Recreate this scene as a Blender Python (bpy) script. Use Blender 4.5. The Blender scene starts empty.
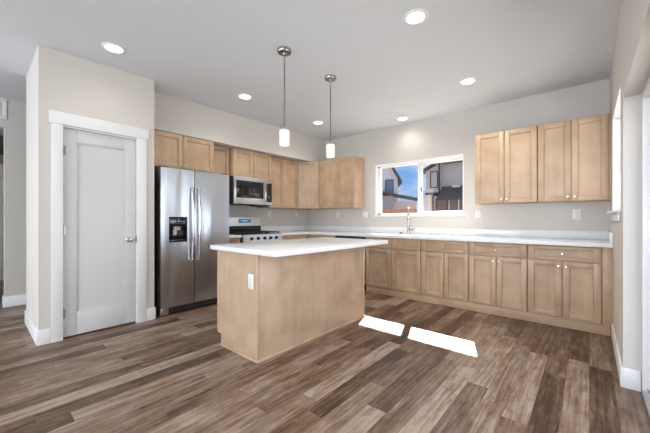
import bpy, bmesh, math, random
from mathutils import Vector, Matrix
R = math.radians
random.seed(7)
scn = bpy.context.scene
C = scn.collection

# ------------------------------------------------------------------ camera
cd = bpy.data.cameras.new('camera'); cam = bpy.data.objects.new('camera', cd); C.objects.link(cam)
cam.location = (0, 0, 1.15); cam.rotation_euler = (R(90), 0, R(40.9))
cd.sensor_width = 36; cd.lens = 305.25 * 36 / 650; cd.shift_y = 2.8 / 650
cd.clip_start = 0.02; cd.clip_end = 300
scn.camera = cam

# ------------------------------------------------------------------ view
vs = scn.view_settings
vs.view_transform = 'Standard'; vs.look = 'None'; vs.gamma = 1; vs.use_curve_mapping = False
vs.exposure = 0.08

# ------------------------------------------------------------------ sky
w = bpy.data.worlds.new('sky'); scn.world = w; w.use_nodes = True
nt = w.node_tree; N = nt.nodes; L = nt.links
for n in list(N): N.remove(n)
tc = N.new('ShaderNodeTexCoord'); sep = N.new('ShaderNodeSeparateXYZ'); L.new(tc.outputs['Generated'], sep.inputs[0])
grad = N.new('ShaderNodeValToRGB'); L.new(sep.outputs['Z'], grad.inputs[0])
e = grad.color_ramp.elements
e[0].position = 0.0; e[0].color = (0.42, 0.60, 0.86, 1)
e[1].position = 0.5; e[1].color = (0.10, 0.26, 0.66, 1)
m = e.new(0.12); m.color = (0.20, 0.42, 0.82, 1)
mp = N.new('ShaderNodeMapping'); mp.inputs['Scale'].default_value = (4, 4, 11); mp.inputs['Location'].default_value = (1.3, 0.4, 0.5)
L.new(tc.outputs['Generated'], mp.inputs[0])
nz = N.new('ShaderNodeTexNoise'); nz.inputs['Scale'].default_value = 1.6; nz.inputs['Detail'].default_value = 7; L.new(mp.outputs[0], nz.inputs['Vector'])
cr = N.new('ShaderNodeValToRGB'); cr.color_ramp.elements[0].position = 0.42; cr.color_ramp.elements[1].position = 0.66
cr.color_ramp.elements[1].color = (0.75, 0.75, 0.75, 1)
L.new(nz.outputs[0], cr.inputs[0])
mx = N.new('ShaderNodeMixRGB'); L.new(cr.outputs[0], mx.inputs[0]); L.new(grad.outputs[0], mx.inputs[1]); mx.inputs[2].default_value = (0.85, 0.88, 0.93, 1)
bg = N.new('ShaderNodeBackground'); bg.inputs['Strength'].default_value = 1.0; L.new(mx.outputs[0], bg.inputs['Color'])
wo = N.new('ShaderNodeOutputWorld'); L.new(bg.outputs[0], wo.inputs[0])

# ------------------------------------------------------------------ sun, daylight and added fill lamps
sd = bpy.data.lights.new('sun', 'SUN'); sd.energy = 30; sd.angle = R(0.5); sd.color = (1, 0.95, 0.88)
so = bpy.data.objects.new('sun', sd); C.objects.link(so)
so.rotation_euler = Vector((0.355, -1, -0.933)).to_track_quat('-Z', 'Y').to_euler(); so.location = (-4, 12, 12)

def area(name, loc, dirv, sx, sy, power, col=(1, 1, 1)):
    a = bpy.data.lights.new(name, 'AREA'); a.shape = 'RECTANGLE'; a.size = sx; a.size_y = sy; a.energy = power; a.color = col
    o = bpy.data.objects.new(name, a); C.objects.link(o); o.location = loc
    o.rotation_euler = Vector(dirv).to_track_quat('-Z', 'Y').to_euler(); return o
# added fill before unseen rear windows; daylight at the patio door and side window
area('fill_rear_west', (-2.95, -4.62, 1.45), (0, 1, 0.12), 2.0, 1.9, 70, (0.90, 0.97, 1.05))
area('fill_rear_east', (-0.95, -4.62, 1.45), (0, 1, 0.12), 2.0, 1.9, 120, (0.90, 0.97, 1.05))
area('daylight_patio', (1.3, 1.95, 1.5), (-1, 0, -0.05), 2.0, 2.2, 60, (0.90, 0.97, 1.05))
area('daylight_side_window', (1.5, 3.68, 2.1), (-1, 0, -0.25), 1.3, 1.3, 22, (0.92, 0.97, 1.02))
area('fill_living_west', (-5.6, -2.4, 1.55), (1, 0.55, 0.05), 2.2, 1.9, 75, (0.90, 0.97, 1.05))  # added lamp before a solid wall, lifts the right wall and back corner
area('fill_far_room', (-7.0, -2.6, 1.6), (-0.6, 1, 0), 1.2, 1.6, 20, (0.95, 0.98, 1.0))  # added lamp, brightens the dark room past the hall opening
area('fill_living_side', (0.16, -2.4, 1.5), (-1, 0.1, 0), 2.6, 1.7, 25, (0.90, 0.97, 1.05))  # added lamp on the windowless right wall, lights pantry and island

# ------------------------------------------------------------------ materials
def newmat(name):
    m = bpy.data.materials.new(name); m.use_nodes = True
    nt = m.node_tree; b = nt.nodes['Principled BSDF']; return m, nt.nodes, nt.links, b
def flat(name, col, rough=0.5, metal=0.0, bump=0, bscale=200, emit=None, estr=0):
    m, N, L, b = newmat(name)
    b.inputs['Base Color'].default_value = (*col, 1); b.inputs['Roughness'].default_value = rough; b.inputs['Metallic'].default_value = metal
    tc = N.new('ShaderNodeTexCoord'); nz = N.new('ShaderNodeTexNoise'); nz.inputs['Scale'].default_value = bscale; nz.inputs['Detail'].default_value = 3
    L.new(tc.outputs['Object'], nz.inputs['Vector'])
    if bump:
        bp = N.new('ShaderNodeBump'); bp.inputs['Strength'].default_value = bump; bp.inputs['Distance'].default_value = 0.002
        L.new(nz.outputs[0], bp.inputs['Height']); L.new(bp.outputs[0], b.inputs['Normal'])
    mr = N.new('ShaderNodeMapRange'); mr.inputs[3].default_value = max(0, rough - 0.04); mr.inputs[4].default_value = min(1, rough + 0.04)
    L.new(nz.outputs[0], mr.inputs[0]); L.new(mr.outputs[0], b.inputs['Roughness'])
    if emit:
        b.inputs['Emission Color'].default_value = (*emit, 1); b.inputs['Emission Strength'].default_value = estr
    return m
def maple(name, axis, tint=(1, 1, 1)):
    m, N, L, b = newmat(name)
    tc = N.new('ShaderNodeTexCoord'); oi = N.new('ShaderNodeObjectInfo')
    mp = N.new('ShaderNodeMapping'); s = [9, 9, 9]; s[axis] = 0.9; mp.inputs['Scale'].default_value = s
    L.new(tc.outputs['Object'], mp.inputs[0])
    mul = N.new('ShaderNodeMath'); mul.operation = 'MULTIPLY'; mul.inputs[1].default_value = 57; L.new(oi.outputs['Random'], mul.inputs[0])
    n1 = N.new('ShaderNodeTexNoise'); n1.noise_dimensions = '4D'; n1.inputs['Scale'].default_value = 1.5; n1.inputs['Detail'].default_value = 6; n1.inputs['Roughness'].default_value = 0.62
    L.new(mp.outputs[0], n1.inputs['Vector']); L.new(mul.outputs[0], n1.inputs['W'])
    n2 = N.new('ShaderNodeTexNoise'); n2.noise_dimensions = '4D'; n2.inputs['Scale'].default_value = 5; n2.inputs['Detail'].default_value = 3   # cloudy maple figure
    L.new(tc.outputs['Object'], n2.inputs['Vector']); L.new(mul.outputs[0], n2.inputs['W'])
    ad = N.new('ShaderNodeMixRGB'); ad.inputs[0].default_value = 0.62; L.new(n1.outputs[0], ad.inputs[1]); L.new(n2.outputs[0], ad.inputs[2])
    cr = N.new('ShaderNodeValToRGB'); e = cr.color_ramp.elements
    c = lambda r, g, bb: (r * tint[0], g * tint[1], bb * tint[2], 1)
    e[0].position = 0.30; e[0].color = c(0.41, 0.268, 0.158); e[1].position = 0.72; e[1].color = c(0.60, 0.438, 0.300)
    L.new(ad.outputs[0], cr.inputs[0])
    hs = N.new('ShaderNodeHueSaturation'); mr = N.new('ShaderNodeMapRange'); mr.inputs[3].default_value = 0.90; mr.inputs[4].default_value = 1.08
    L.new(oi.outputs['Random'], mr.inputs[0]); L.new(mr.outputs[0], hs.inputs['Value']); L.new(cr.outputs[0], hs.inputs['Color'])
    L.new(hs.outputs[0], b.inputs['Base Color']); b.inputs['Roughness'].default_value = 0.38
    return m
def plank_floor():
    m, N, L, b = newmat('floor_planks')
    tc = N.new('ShaderNodeTexCoord'); sp = N.new('ShaderNodeSeparateXYZ'); L.new(tc.outputs['Object'], sp.inputs[0])
    def M(op, a, bb=None):
        n = N.new('ShaderNodeMath'); n.operation = op
        for i, v in enumerate((a, bb)):
            if v is None: continue
            if isinstance(v, (int, float)): n.inputs[i].default_value = v
            else: L.new(v, n.inputs[i])
        return n.outputs[0]
    W, LEN = 0.13, 1.15
    xr = M('DIVIDE', sp.outputs['X'], W); row = M('FLOOR', xr)
    wn = N.new('ShaderNodeTexWhiteNoise'); wn.noise_dimensions = '1D'; L.new(row, wn.inputs['W'])
    yo = M('ADD', M('DIVIDE', sp.outputs['Y'], LEN), M('MULTIPLY', wn.outputs['Value'], 7.3)); col = M('FLOOR', yo)
    cb = N.new('ShaderNodeCombineXYZ'); L.new(row, cb.inputs[0]); L.new(col, cb.inputs[1])
    w2 = N.new('ShaderNodeTexWhiteNoise'); w2.noise_dimensions = '2D'; L.new(cb.outputs[0], w2.inputs['Vector'])
    # streaky worn grain inside each board
    sv = N.new('ShaderNodeCombineXYZ'); L.new(M('MULTIPLY', sp.outputs['X'], 40), sv.inputs[0]); L.new(M('MULTIPLY', sp.outputs['Y'], 2.0), sv.inputs[1]); L.new(M('MULTIPLY', w2.outputs['Value'], 90), sv.inputs[2])
    n1 = N.new('ShaderNodeTexNoise'); n1.inputs['Scale'].default_value = 1.0; n1.inputs['Detail'].default_value = 8; n1.inputs['Roughness'].default_value = 0.65; n1.inputs['Distortion'].default_value = 0.6; L.new(sv.outputs[0], n1.inputs['Vector'])
    sv2 = N.new('ShaderNodeCombineXYZ'); L.new(M('MULTIPLY', sp.outputs['X'], 8), sv2.inputs[0]); L.new(M('MULTIPLY', sp.outputs['Y'], 2.6), sv2.inputs[1]); L.new(M('MULTIPLY', w2.outputs['Value'], 40), sv2.inputs[2])
    n2 = N.new('ShaderNodeTexNoise'); n2.inputs['Scale'].default_value = 1.6; n2.inputs['Detail'].default_value = 6; n2.inputs['Roughness'].default_value = 0.7; L.new(sv2.outputs[0], n2.inputs['Vector'])
    tone = M('ADD', M('ADD', M('MULTIPLY', w2.outputs['Value'], 0.46), M('MULTIPLY', n1.outputs[0], 1.05)), M('MULTIPLY', n2.outputs[0], 0.78))
    tone = M('SUBTRACT', tone, 0.565)
    cr = N.new('ShaderNodeValToRGB'); e = cr.color_ramp.elements
    e[0].position = 0.20; e[0].color = (0.030, 0.017, 0.010, 1)
    e[1].position = 0.90; e[1].color = (0.345, 0.272, 0.213, 1)
    for p, c in ((0.38, (0.078, 0.043, 0.026)), (0.52, (0.140, 0.086, 0.056)), (0.68, (0.215, 0.150, 0.108))):
        q = e.new(p); q.color = (*c, 1)
    L.new(tone, cr.inputs[0])
    # greyer boards mixed among the brown ones
    hs = N.new('ShaderNodeHueSaturation'); mr = N.new('ShaderNodeMapRange'); mr.inputs[3].default_value = 1.45; mr.inputs[4].default_value = 0.65
    L.new(n2.outputs[0], mr.inputs[0]); L.new(mr.outputs[0], hs.inputs['Saturation']); L.new(cr.outputs[0], hs.inputs['Color'])
    fx = M('FRACT', xr); fy = M('FRACT', yo)
    gx = M('GREATER_THAN', M('ABSOLUTE', M('SUBTRACT', fx, 0.5)), 0.490); gy = M('GREATER_THAN', M('ABSOLUTE', M('SUBTRACT', fy, 0.5)), 0.4985)
    gap = M('MULTIPLY', M('MAXIMUM', gx, gy), 0.6)
    dk = N.new('ShaderNodeMixRGB'); L.new(gap, dk.inputs[0]); L.new(hs.outputs[0], dk.inputs[1]); dk.inputs[2].default_value = (0.03, 0.02, 0.014, 1)
    L.new(dk.outputs[0], b.inputs['Base Color'])
    rr = N.new('ShaderNodeMapRange'); rr.inputs[3].default_value = 0.30; rr.inputs[4].default_value = 0.46; L.new(n1.outputs[0], rr.inputs[0]); L.new(rr.outputs[0], b.inputs['Roughness'])
    bp = N.new('ShaderNodeBump'); bp.inputs['Strength'].default_value = 0.25; bp.inputs['Distance'].default_value = 0.002; L.new(M('SUBTRACT', n1.outputs[0], gap), bp.inputs['Height']); L.new(bp.outputs[0], b.inputs['Normal'])
    return m
def steel(name, col=(0.56, 0.57, 0.58), rough=0.28, axis=2, wavy=0):
    m, N, L, b = newmat(name)
    b.inputs['Metallic'].default_value = 1.0
    tc = N.new('ShaderNodeTexCoord'); mp = N.new('ShaderNodeMapping'); s = [240, 240, 240]; s[axis] = 2; mp.inputs['Scale'].default_value = s
    L.new(tc.outputs['Object'], mp.inputs[0]); nz = N.new('ShaderNodeTexNoise'); nz.inputs['Detail'].default_value = 2; L.new(mp.outputs[0], nz.inputs['Vector'])
    mr = N.new('ShaderNodeMapRange'); mr.inputs[3].default_value = rough - 0.05; mr.inputs[4].default_value = rough + 0.07; L.new(nz.outputs[0], mr.inputs[0]); L.new(mr.outputs[0], b.inputs['Roughness'])
    cr = N.new('ShaderNodeValToRGB'); cr.color_ramp.elements[0].color = (*[c * 0.94 for c in col], 1); cr.color_ramp.elements[1].color = (*[min(1, c * 1.05) for c in col], 1)
    L.new(nz.outputs[0], cr.inputs[0]); L.new(cr.outputs[0], b.inputs['Base Color'])
    if wavy:
        m2 = N.new('ShaderNodeMapping'); s2 = [5.0, 5.0, 5.0]; s2[axis] = 0.8; m2.inputs['Scale'].default_value = s2; m2.inputs['Rotation'].default_value = (0, 0.12, 0)
        L.new(tc.outputs['Object'], m2.inputs[0]); n2 = N.new('ShaderNodeTexNoise'); n2.inputs['Scale'].default_value = 1.0; n2.inputs['Detail'].default_value = 1; L.new(m2.outputs[0], n2.inputs['Vector'])
        bp = N.new('ShaderNodeBump'); bp.inputs['Strength'].default_value = 1.0; bp.inputs['Distance'].default_value = wavy; L.new(n2.outputs[0], bp.inputs['Height']); L.new(bp.outputs[0], b.inputs['Normal'])
    return m
def quartz():
    m, N, L, b = newmat('white_quartz')
    tc = N.new('ShaderNodeTexCoord'); nz = N.new('ShaderNodeTexNoise'); nz.inputs['Scale'].default_value = 40; nz.inputs['Detail'].default_value = 6; L.new(tc.outputs['Object'], nz.inputs['Vector'])
    cr = N.new('ShaderNodeValToRGB'); cr.color_ramp.elements[0].position = 0.3; cr.color_ramp.elements[0].color = (0.78, 0.79, 0.80, 1); cr.color_ramp.elements[1].position = 0.6; cr.color_ramp.elements[1].color = (0.83, 0.84, 0.85, 1)
    L.new(nz.outputs[0], cr.inputs[0]); L.new(cr.outputs[0], b.inputs['Base Color']); b.inputs['Roughness'].default_value = 0.16
    return m
def glass(name, tint=(1, 1, 1), refl=0.012):
    m, N, L, b = newmat(name); N.remove(b)
    out = N['Material Output']; t = N.new('ShaderNodeBsdfTransparent'); t.inputs[0].default_value = (*tint, 1)
    g = N.new('ShaderNodeBsdfGlossy'); g.inputs['Roughness'].default_value = 0.02
    mx = N.new('ShaderNodeMixShader'); mx.inputs[0].default_value = refl; L.new(t.outputs[0], mx.inputs[1]); L.new(g.outputs[0], mx.inputs[2]); L.new(mx.outputs[0], out.inputs[0])
    return m
def siding(name, col, pitch=0.18):
    m, N, L, b = newmat(name)
    tc = N.new('ShaderNodeTexCoord'); wv = N.new('ShaderNodeTexWave'); wv.bands_direction = 'Z'; wv.wave_profile = 'SAW'; wv.inputs['Scale'].default_value = 0.314 / pitch; L.new(tc.outputs['Object'], wv.inputs['Vector'])
    cr = N.new('ShaderNodeValToRGB'); cr.color_ramp.elements[0].color = (*[c * 0.9 for c in col], 1); cr.color_ramp.elements[1].color = (*col, 1); L.new(wv.outputs[0], cr.inputs[0]); L.new(cr.outputs[0], b.inputs['Base Color'])
    b.inputs['Roughness'].default_value = 0.8; return m
def shingle(name, col):
    m, N, L, b = newmat(name)
    tc = N.new('ShaderNodeTexCoord'); nz = N.new('ShaderNodeTexNoise'); nz.inputs['Scale'].default_value = 9; nz.inputs['Detail'].default_value = 5; L.new(tc.outputs['Object'], nz.inputs['Vector'])
    cr = N.new('ShaderNodeValToRGB'); cr.color_ramp.elements[0].color = (*[c * 0.7 for c in col], 1); cr.color_ramp.elements[1].color = (*[c * 1.3 for c in col], 1); L.new(nz.outputs[0], cr.inputs[0]); L.new(cr.outputs[0], b.inputs['Base Color'])
    b.inputs['Roughness'].default_value = 0.95; b.inputs['Specular IOR Level'].default_value = 0.08; return m

WALL = flat('beige_wall_paint', (0.62, 0.588, 0.545), 0.75, bump=0.12, bscale=260)
CEIL = flat('ceiling_paint', (0.70, 0.72, 0.745), 0.85, bump=0.25, bscale=160)
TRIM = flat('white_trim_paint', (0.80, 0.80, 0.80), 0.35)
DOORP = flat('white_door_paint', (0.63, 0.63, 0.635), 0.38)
FLOOR = plank_floor()
MV = maple('maple_vertical', 2); MH = maple('maple_horizontal', 0); MI = maple('maple_veneer', 2, (0.97, 0.99, 1.03))
GAPM = flat('cabinet_interior_shadow_gap', (0.22, 0.14, 0.08), 0.6)
STEEL = steel('brushed_steel', (0.55, 0.58, 0.62), 0.32, 2, 0.03); STEELH = steel('brushed_steel_horizontal', axis=1); BRIGHT = steel('polished_steel', (0.72, 0.72, 0.73), 0.16)
NICKEL = steel('brushed_nickel', (0.62, 0.60, 0.57), 0.3); DNICK = steel('dark_nickel', (0.30, 0.30, 0.30), 0.3)
DGREY = flat('dark_grey_metal', (0.045, 0.047, 0.05), 0.45, 0.3)
BLACK = flat('black_plastic', (0.012, 0.012, 0.013), 0.25); IRON = flat('cast_iron', (0.015, 0.015, 0.016), 0.6)
BGLASS = flat('black_glass', (0.010, 0.010, 0.011), 0.06)
QUARTZ = quartz(); GLASS = glass('window_glass')
VINYL = flat('white_vinyl', (0.86, 0.86, 0.86), 0.3)
PLATE = flat('white_plastic', (0.80, 0.80, 0.79), 0.35)
LENS = flat('downlight_lens', (0.9, 0.9, 0.88), 0.5, emit=(1, 0.96, 0.9), estr=9)
SHADE = flat('opal_glass_shade', (0.9, 0.87, 0.8), 0.3, emit=(1, 0.86, 0.68), estr=0.22)
LCD = flat('display_screen', (0.02, 0.05, 0.08), 0.2, emit=(0.08, 0.28, 0.50), estr=0.45)
LCDT = flat('display_digits', (0.3, 0.4, 0.45), 0.3, emit=(0.5, 0.75, 0.9), estr=0.5)
CEDAR = flat('cedar_fence', (0.36, 0.17, 0.085), 0.8, bump=0.3, bscale=20)
GROUND = flat('dry_soil', (0.30, 0.27, 0.23), 0.95, bump=0.4, bscale=3)

# ------------------------------------------------------------------ mesh helpers
class MB:
    def __init__(s): s.bm = bmesh.new()
    def _take(s, t, mi=0, M=None):
        vm = {}
        for v in t.verts: vm[v] = s.bm.verts.new(M @ v.co if M else v.co)
        for f in t.faces:
            try: g = s.bm.faces.new([vm[v] for v in f.verts]); g.material_index = mi
            except ValueError: pass
        t.free(); return s
    def box(s, x0, x1, y0, y1, z0, z1, bev=0.0, mi=0, seg=2, M=None):
        t = bmesh.new(); bmesh.ops.create_cube(t, size=1)
        for v in t.verts: v.co = Vector(((x0 + x1) / 2 + v.co.x * (x1 - x0), (y0 + y1) / 2 + v.co.y * (y1 - y0), (z0 + z1) / 2 + v.co.z * (z1 - z0)))
        if bev: bmesh.ops.bevel(t, geom=t.edges[:], offset=min(bev, 0.45 * min(abs(x1 - x0), abs(y1 - y0), abs(z1 - z0))), segments=seg, affect='EDGES', profile=0.5)
        return s._take(t, mi, M)
    def lathe(s, prof, o=(0, 0, 0), d=(0, 0, 1), seg=28, mi=0):
        """prof: (radius, height) list along the axis d from o"""
        M = Matrix.Translation(o) @ Vector(d).to_track_quat('Z', 'Y').to_matrix().to_4x4()
        t = bmesh.new(); rings = []
        for r, h in prof:
            if r < 1e-6: rings.append([t.verts.new((0, 0, h))])
            else: rings.append([t.verts.new((r * math.cos(2 * math.pi * k / seg), r * math.sin(2 * math.pi * k / seg), h)) for k in range(seg)])
        for a, b in zip(rings, rings[1:]):
            for k in range(seg):
                k2 = (k + 1) % seg
                if len(a) == 1 and len(b) == 1: continue
                if len(a) == 1: t.faces.new((a[0], b[k2], b[k]))
                elif len(b) == 1: t.faces.new((a[k], a[k2], b[0]))
                else: t.faces.new((a[k], a[k2], b[k2], b[k]))
        return s._take(t, mi, M)
    def cyl(s, p0, p1, r, seg=20, mi=0):
        p0, p1 = Vector(p0), Vector(p1); h = (p1 - p0).length
        return s.lathe([(0, 0), (r, 0), (r, h), (0, h)], p0, p1 - p0, seg, mi)
    def tube(s, pts, r, seg=14, mi=0):
        pts = [Vector(p) for p in pts]; t = bmesh.new(); rings = []; up = None
        for i, p in enumerate(pts):
            d = (pts[min(i + 1, len(pts) - 1)] - pts[max(i - 1, 0)]).normalized()
            if up is None: up = Vector((0, 0, 1)) if abs(d.z) < 0.9 else Vector((1, 0, 0))
            a = d.cross(up).normalized(); b = a.cross(d).normalized(); up = b
            rr = r[i] if isinstance(r, (list, tuple)) else r
            rings.append([t.verts.new(p + rr * (a * math.cos(2 * math.pi * k / seg) + b * math.sin(2 * math.pi * k / seg))) for k in range(seg)])
        for a, b in zip(rings, rings[1:]):
            for k in range(seg): t.faces.new((a[k], a[(k + 1) % seg], b[(k + 1) % seg], b[k]))
        t.faces.new(rings[0][::-1]); t.faces.new(rings[-1]); return s._take(t, mi)
    def prism(s, poly, axis, a, b, mi=0):
        """poly of 2D points extruded along axis (0,1,2) from a to b"""
        def P(u, v, w): return [(w, u, v), (u, w, v), (u, v, w)][axis]
        t = bmesh.new(); A = [t.verts.new(P(u, v, a)) for u, v in poly]; B = [t.verts.new(P(u, v, b)) for u, v in poly]
        t.faces.new(A); t.faces.new(B[::-1]); n = len(poly)
        for k in range(n): t.faces.new((A[k], B[k], B[(k + 1) % n], A[(k + 1) % n]))
        bmesh.ops.recalc_face_normals(t, faces=t.faces[:])
        return s._take(t, mi)
def obj(name, mb, mats, parent=None):
    bm = mb.bm; bmesh.ops.recalc_face_normals(bm, faces=bm.faces[:])
    for f in bm.faces: f.smooth = True
    for ed in bm.edges:
        if len(ed.link_faces) != 2 or ed.calc_face_angle(0) > R(38): ed.smooth = False
    me = bpy.data.meshes.new(name); bm.to_mesh(me); bm.free()
    for m in (mats if isinstance(mats, (list, tuple)) else [mats]): me.materials.append(m)
    o = bpy.data.objects.new(name, me); C.objects.link(o)
    if parent: o.parent = parent
    return o
def tag(o, label, cat, group=None):
    o['label'] = label; o['category'] = cat
    if group: o['group'] = group
    return o
def thing(name, label, cat, loc=(0, 0, 0), rz=0, group=None):
    o = bpy.data.objects.new(name, None); C.objects.link(o); o.location = loc; o.rotation_euler = (0, 0, rz); o.empty_display_size = 0.1
    return tag(o, label, cat, group)
def struct(name, mb, mats, parent=None):
    o = obj(name, mb, mats, parent)
    if not parent: o['kind'] = 'structure'
    return o
def croot(name, loc=(0, 0, 0), rz=0):
    o = bpy.data.objects.new(name, None); C.objects.link(o); o.location = loc; o.rotation_euler = (0, 0, rz); o['kind'] = 'structure'; return o

# ------------------------------------------------------------------ room shell (metres)
H = 2.743; XL = -4.60; XR = 0.175; YB = 4.72; XP = -3.795; YP0, YP1 = 0.392, 1.372; XH = -5.77
WT = 0.20
struct('floor', MB().box(-9.4, 0.30, -4.72, 4.93, -0.12, 0), FLOOR)
struct('ceiling', MB().box(-9.4, 0.42, -4.92, 4.93, H, H + 0.15), CEIL)
# back wall with the sink window opening
WX0, WX1, WZ0, WZ1 = -2.895, -1.395, 1.215, 2.115
b = MB(); b.box(-4.8, WX0, YB, YB + WT, 0, H); b.box(WX1, 0.375, YB, YB + WT, 0, H); b.box(WX0, WX1, YB, YB + WT, 0, WZ0); b.box(WX0, WX1, YB, YB + WT, WZ1, H)
struct('wall_back', b, WALL)
struct('wall_left', MB().box(XL - 0.15, XL, YP1, YB, 0, H), WALL)
# soffit over the left-hand cabinets
struct('wall_soffit', MB().box(XL, -4.085, YP1, YB, 2.272, H), WALL)
# pantry box with a door recess
DY0, DY1, DZ = 0.567, 1.186, 2.032
b = MB(); b.box(-4.75, XP, YP0, DY0 - 0.018, 0, H); b.box(-4.75, XP, DY1 + 0.018, YP1, 0, H); b.box(-4.75, XP, DY0 - 0.018, DY1 + 0.018, DZ + 0.018, H); b.box(-4.75, XP - 0.12, DY0 - 0.018, DY1 + 0.018, 0, DZ + 0.018)
struct('wall_pantry', b, WALL)
# hall wall, opening beyond it
b = MB(); b.box(XH - 0.14, XH, 0.272, 4.93, 0, H); b.box(XH - 0.14, XH, -0.9, 0.272, 2.36, H); b.box(XH - 0.14, XH, -4.72, -0.9, 0, H)
struct('wall_hall', b, WALL)
struct('wall_far', MB().box(-9.4, -9.25, -4.72, 4.93, 0, H), WALL)
# right wall: small window, patio door opening
RY0, RY1, RZ0, RZ1 = 3.155, 4.20, 1.22, 2.16
PY0, PY1, PZ = 0.95, 2.925, 1.985
b = MB(); b.box(XR, XR + WT, RY1, YB, 0, H); b.box(XR, XR + WT, PY1, RY0, 0, H); b.box(XR, XR + WT, RY0, RY1, 0, RZ0); b.box(XR, XR + WT, RY0, RY1, RZ1, H)
b.box(XR, XR + WT, PY0, PY1, PZ, H); b.box(XR, XR + WT, -4.72, PY0, 0, H)
struct('wall_right', b, WALL)
# rear wall with two wide living-room windows
b = MB(); b.box(-9.4, -5.25, -4.92, -4.72, 0, H); b.box(-2.75, -2.45, -4.92, -4.72, 0, H); b.box(0.05, 0.375, -4.92, -4.72, 0, H)
b.box(-5.25, -2.75, -4.92, -4.72, 0, 0.45); b.box(-2.45, 0.05, -4.92, -4.72, 0, 0.45); b.box(-5.25, -2.75, -4.92, -4.72, 2.45, H); b.box(-2.45, 0.05, -4.92, -4.72, 2.45, H)
struct('wall_rear', b, WALL)
struct('wall_gable', MB().box(-9.4, -4.75, 4.93, 5.05, 0, H), WALL)

def base_profile(mb, x0, x1, y0, y1, h=0.137):
    mb.box(x0, x1, y0, y1, 0.0, h, 0.003)
b = MB(); base_profile(b, XP, XP + 0.014, YP0 - 0.014, 0.475); base_profile(b, XP, XP + 0.014, 1.288, YP1 + 0.012); base_profile(b, -4.75, XP, YP0 - 0.014, YP0)
struct('baseboard_pantry', b, TRIM)
b = MB(); base_profile(b, XH, XH + 0.014, 0.258, 4.9); base_profile(b, XH - 0.14, XH, 0.258, 0.272)
struct('baseboard_hall', b, TRIM)
b = MB(); base_profile(b, XR - 0.014, XR, PY1 - 0.014, 4.08); base_profile(b, XR, XR + 0.085, PY1 - 0.014, PY1)
struct('baseboard_right', b, TRIM)
b = MB(); base_profile(b, -9.25, -9.236, -0.9, 4.9)
struct('baseboard_far', b, TRIM)

# ------------------------------------------------------------------ pantry door
d = croot('door_1', (XP, 0, 0))
b = MB(); X0, X1 = -0.050, -0.015   # slab: stiles, rails and one recessed panel
b.box(X0, X1, DY0, DY0 + 0.105, 0.018, DZ - 0.003, 0.002); b.box(X0, X1, DY1 - 0.105, DY1, 0.018, DZ - 0.003, 0.002)
b.box(X0, X1, DY0 + 0.105, DY1 - 0.105, 1.905, DZ - 0.003, 0.002); b.box(X0, X1, DY0 + 0.105, DY1 - 0.105, 0.018, 0.245, 0.002)
b.box(X0 + 0.004, X1 - 0.012, DY0 + 0.10, DY1 - 0.10, 0.24, 1.91)
for (y0, y1, z0, z1) in ((DY0 + 0.105, DY0 + 0.117, 0.245, 1.905), (DY1 - 0.117, DY1 - 0.105, 0.245, 1.905), (DY0 + 0.105, DY1 - 0.105, 1.893, 1.905), (DY0 + 0.105, DY1 - 0.105, 0.245, 0.257)):
    b.box(X1 - 0.012, X1 - 0.005, y0, y1, z0, z1, 0.003)
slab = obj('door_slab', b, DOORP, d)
b = MB(); b.box(0, 0.018, 0.477, DY0 - 0.004, 0, 2.05, 0.002); b.box(0, 0.018, DY1 + 0.004, 1.286, 0, 2.05, 0.002)
b.box(0, 0.024, 0.462, 1.304, 2.05, 2.165, 0.002)
obj('door_casing', b, TRIM, d)
b = MB(); b.box(-0.11, 0.001, DY0 - 0.016, DY0 - 0.003, 0, DZ + 0.016); b.box(-0.11, 0.001, DY1 + 0.003, DY1 + 0.016, 0, DZ + 0.016); b.box(-0.11, 0.001, DY0 - 0.016, DY1 + 0.016, DZ, DZ + 0.016)
obj('door_jamb', b, TRIM, d)
for z in (1.81, 1.045, 0.245):
    b = MB(); b.cyl((-0.004, DY0 - 0.002, z - 0.045), (-0.004, DY0 - 0.002, z + 0.045), 0.0075, 12); b.lathe([(0, 0), (0.005, 0), (0.004, 0.006), (0, 0.008)], (-0.004, DY0 - 0.002, z + 0.045)); b.box(-0.0155, -0.0135, DY0 - 0.001, DY0 + 0.02, z - 0.045, z + 0.045)
    obj('hinge', b, DNICK, d)
b = MB(); b.lathe([(0, 0), (0.031, 0), (0.031, 0.006), (0.026, 0.011), (0.012, 0.014), (0.011, 0.034), (0.020, 0.040), (0.027, 0.050), (0.028, 0.060), (0.024, 0.069), (0.012, 0.073), (0, 0.074)], (X1, 1.120, 0.930), (1, 0, 0))
obj('door_handle', b, NICKEL, d)
b = MB(); b.box(-0.018, -0.0005, DY1 + 0.0005, DY1 + 0.003, 0.895, 0.965); b.box(-0.016, 0.0025, DY1 - 0.001, DY1 + 0.0055, 0.900, 0.960, 0.001)
obj('strike_plate', b, DNICK, d)

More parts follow.
